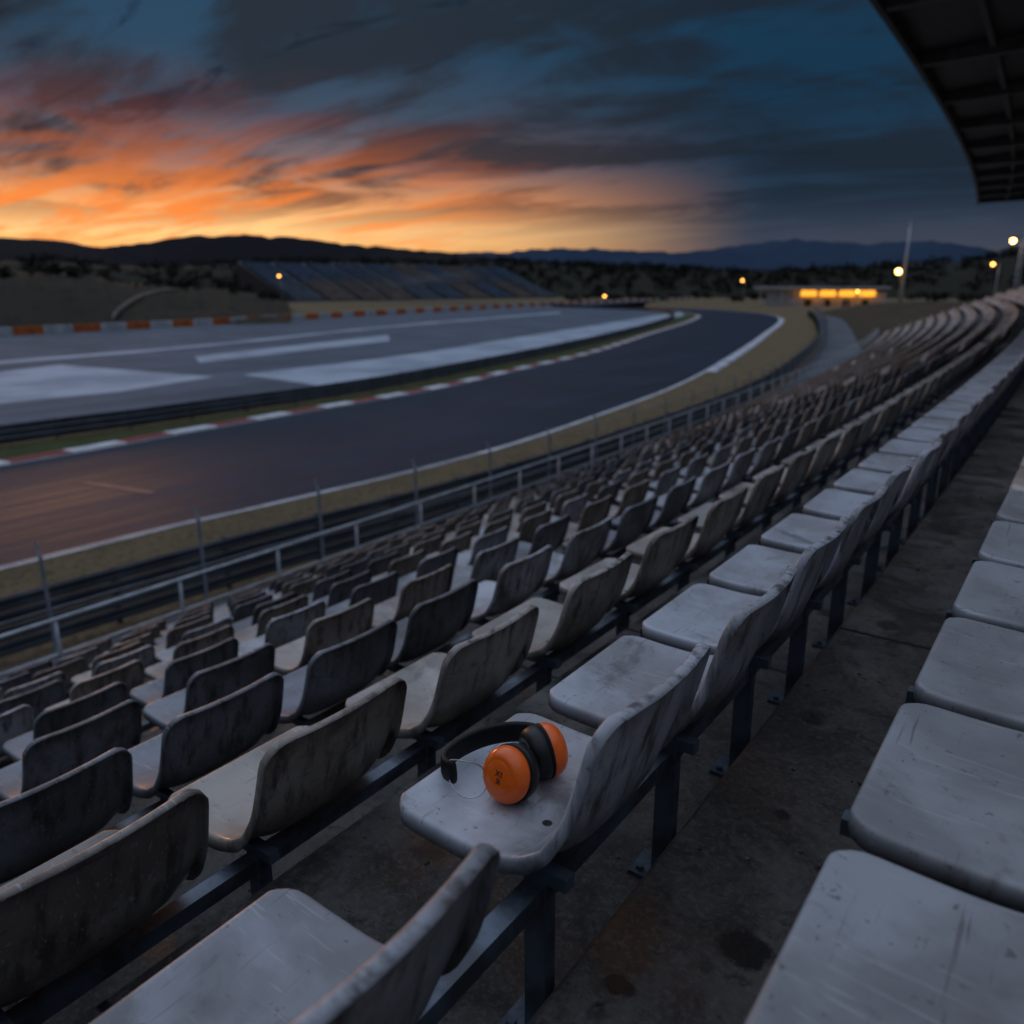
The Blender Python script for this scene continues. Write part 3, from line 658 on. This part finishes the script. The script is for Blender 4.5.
# ------------------------------------------------------------ lamps, masts, building
def lamp(x,y,h,r,mat,label,z0=0,pr=.12):
    e=empty('street_lamp',(x,y,z0)); tag(e,label,'street lamp','lit floodlights around the circuit')
    v,f=cyl_vf((0,0,0),(0,0,h),pr,pr*.6); mesh_obj('pole',v,f,M_fence,True,e)
    v,f=join_vf([box_vf(-.5,0,h+.05,1.2,.12,.12),box_vf(-1.0,0,h,.9,.5,.16)]); mesh_obj('lamp_head',v,f,M_dark,False,e)
    bm=bmesh.new(); bmesh.ops.create_uvsphere(bm,u_segments=12,v_segments=8,radius=r); bmesh.ops.translate(bm,verts=bm.verts,vec=(-1.0,0,h-.1-r*.7)); m=bpy.data.meshes.new('bulb'); bm.to_mesh(m); bm.free(); m.materials.append(mat)
    ob=bpy.data.objects.new('bulb',m); link(ob); ob.parent=e; return e
def at(x,dist): a=az_of(x); return -math.sin(a)*dist,math.cos(a)*dist
lab='tall lit sodium street lamp beside the circuit'
def hgt(x,y,dist): return CAMZ+(285-y)*math.cos(az_of(x)-math.radians(36))/815*dist
for x,y,ds,r in((893,272,300,.85),(985,267,170,.30),(282,277,330,.42),(604,296,340,.45),(740,281,420,.55),(855,292,250,.35)):
    px,py=at(x,ds); lamp(px+1,py,hgt(x,y,ds)+.6,r,M_lampw if x==893 else M_lamp,lab)
px,py=at(1001,128); lamp(px+1,py,hgt(1001,245,128)+.5,.32,M_lampw,'tall pole with bright warm lamp past the end of the stand')
px,py=at(1013,128); v,f=cyl_vf((0,0,0),(0,0,hgt(1013,214,128)),.16,.09)
o=empty('floodlight_mast',(px,py,0)); tag(o,'pale steel mast past the end of the stand','mast'); mesh_obj('pole',v,f,M_fence,True,o)
v,f=join_vf([box_vf(0,0,hgt(1013,214,128),.9,.3,.3)]); mesh_obj('lamp_head',v,f,M_fence,False,o)
px,py=at(899,310); o=empty('floodlight_mast',(px,py,0)); H=hgt(899,226,310); v,f=cyl_vf((0,0,0),(0,0,H),.6,.32); tag(o,'tall pale unlit floodlight mast','mast'); mesh_obj('pole',v,f,M_rail,True,o)
v,f=join_vf([box_vf(0,0,H,2.4,.5,.9),box_vf(0,0,H-1.2,1.7,.5,.5)]); mesh_obj('lamp_head',v,f,M_rail,False,o)
px,py=at(812,345); rot=az_of(812)
def tl(u,v_): return px+u*math.cos(rot)-v_*math.sin(rot),py+u*math.sin(rot)+v_*math.cos(rot)
o=empty('control_building',(px,py,0)); tag(o,'low trackside building with glowing orange canopy strip','building')
def bx(nm,u,v_,z,su,sv,sz,mat):
    X_,Y_=tl(u,v_); v,f=box_vf(X_,Y_,z,su,sv,sz,rot); loc(mesh_obj(nm,v,f,mat,False,o),o)
M_bldg=noisy('building_render',(.70,.70,.72),(.55,.55,.57),.4,.8)
bx('wall',4,4,2.6,44,7,5.2,M_bldg); bx('roof',2,3,7.0,50,11,.7,M_bldg); bx('upper_storey',-14,4,5.9,16,6,1.5,M_bldg)
for i,u in enumerate((-2,5,12,19)): bx('lit_panel',u,-2.2,4.9,5.8,.2,2.2,M_strip)
for u in(-20,-12,-4,4,12,20): bx('column',u,-1.6,3.3,.4,.4,6.6,M_bldg)
for u in(-2,5,12,19): bx('door',u,.45,1.3,2.6,.1,2.6,M_dark)

# ------------------------------------------------------------ camera
cam=bpy.data.cameras.new('camera'); cam.lens=28; cam.sensor_width=36; cam.clip_end=20000; cam.clip_start=.05
co=bpy.data.objects.new('camera',cam); link(co); co.location=(0,0,CAMZ); co.rotation_euler=(math.pi/2-pit,0,yaw)
cam.dof.use_dof=True; cam.dof.focus_distance=1.85; cam.dof.aperture_fstop=2.3
sc.camera=co
sc.view_settings.view_transform='Standard'; sc.view_settings.look='None'; sc.view_settings.exposure=0
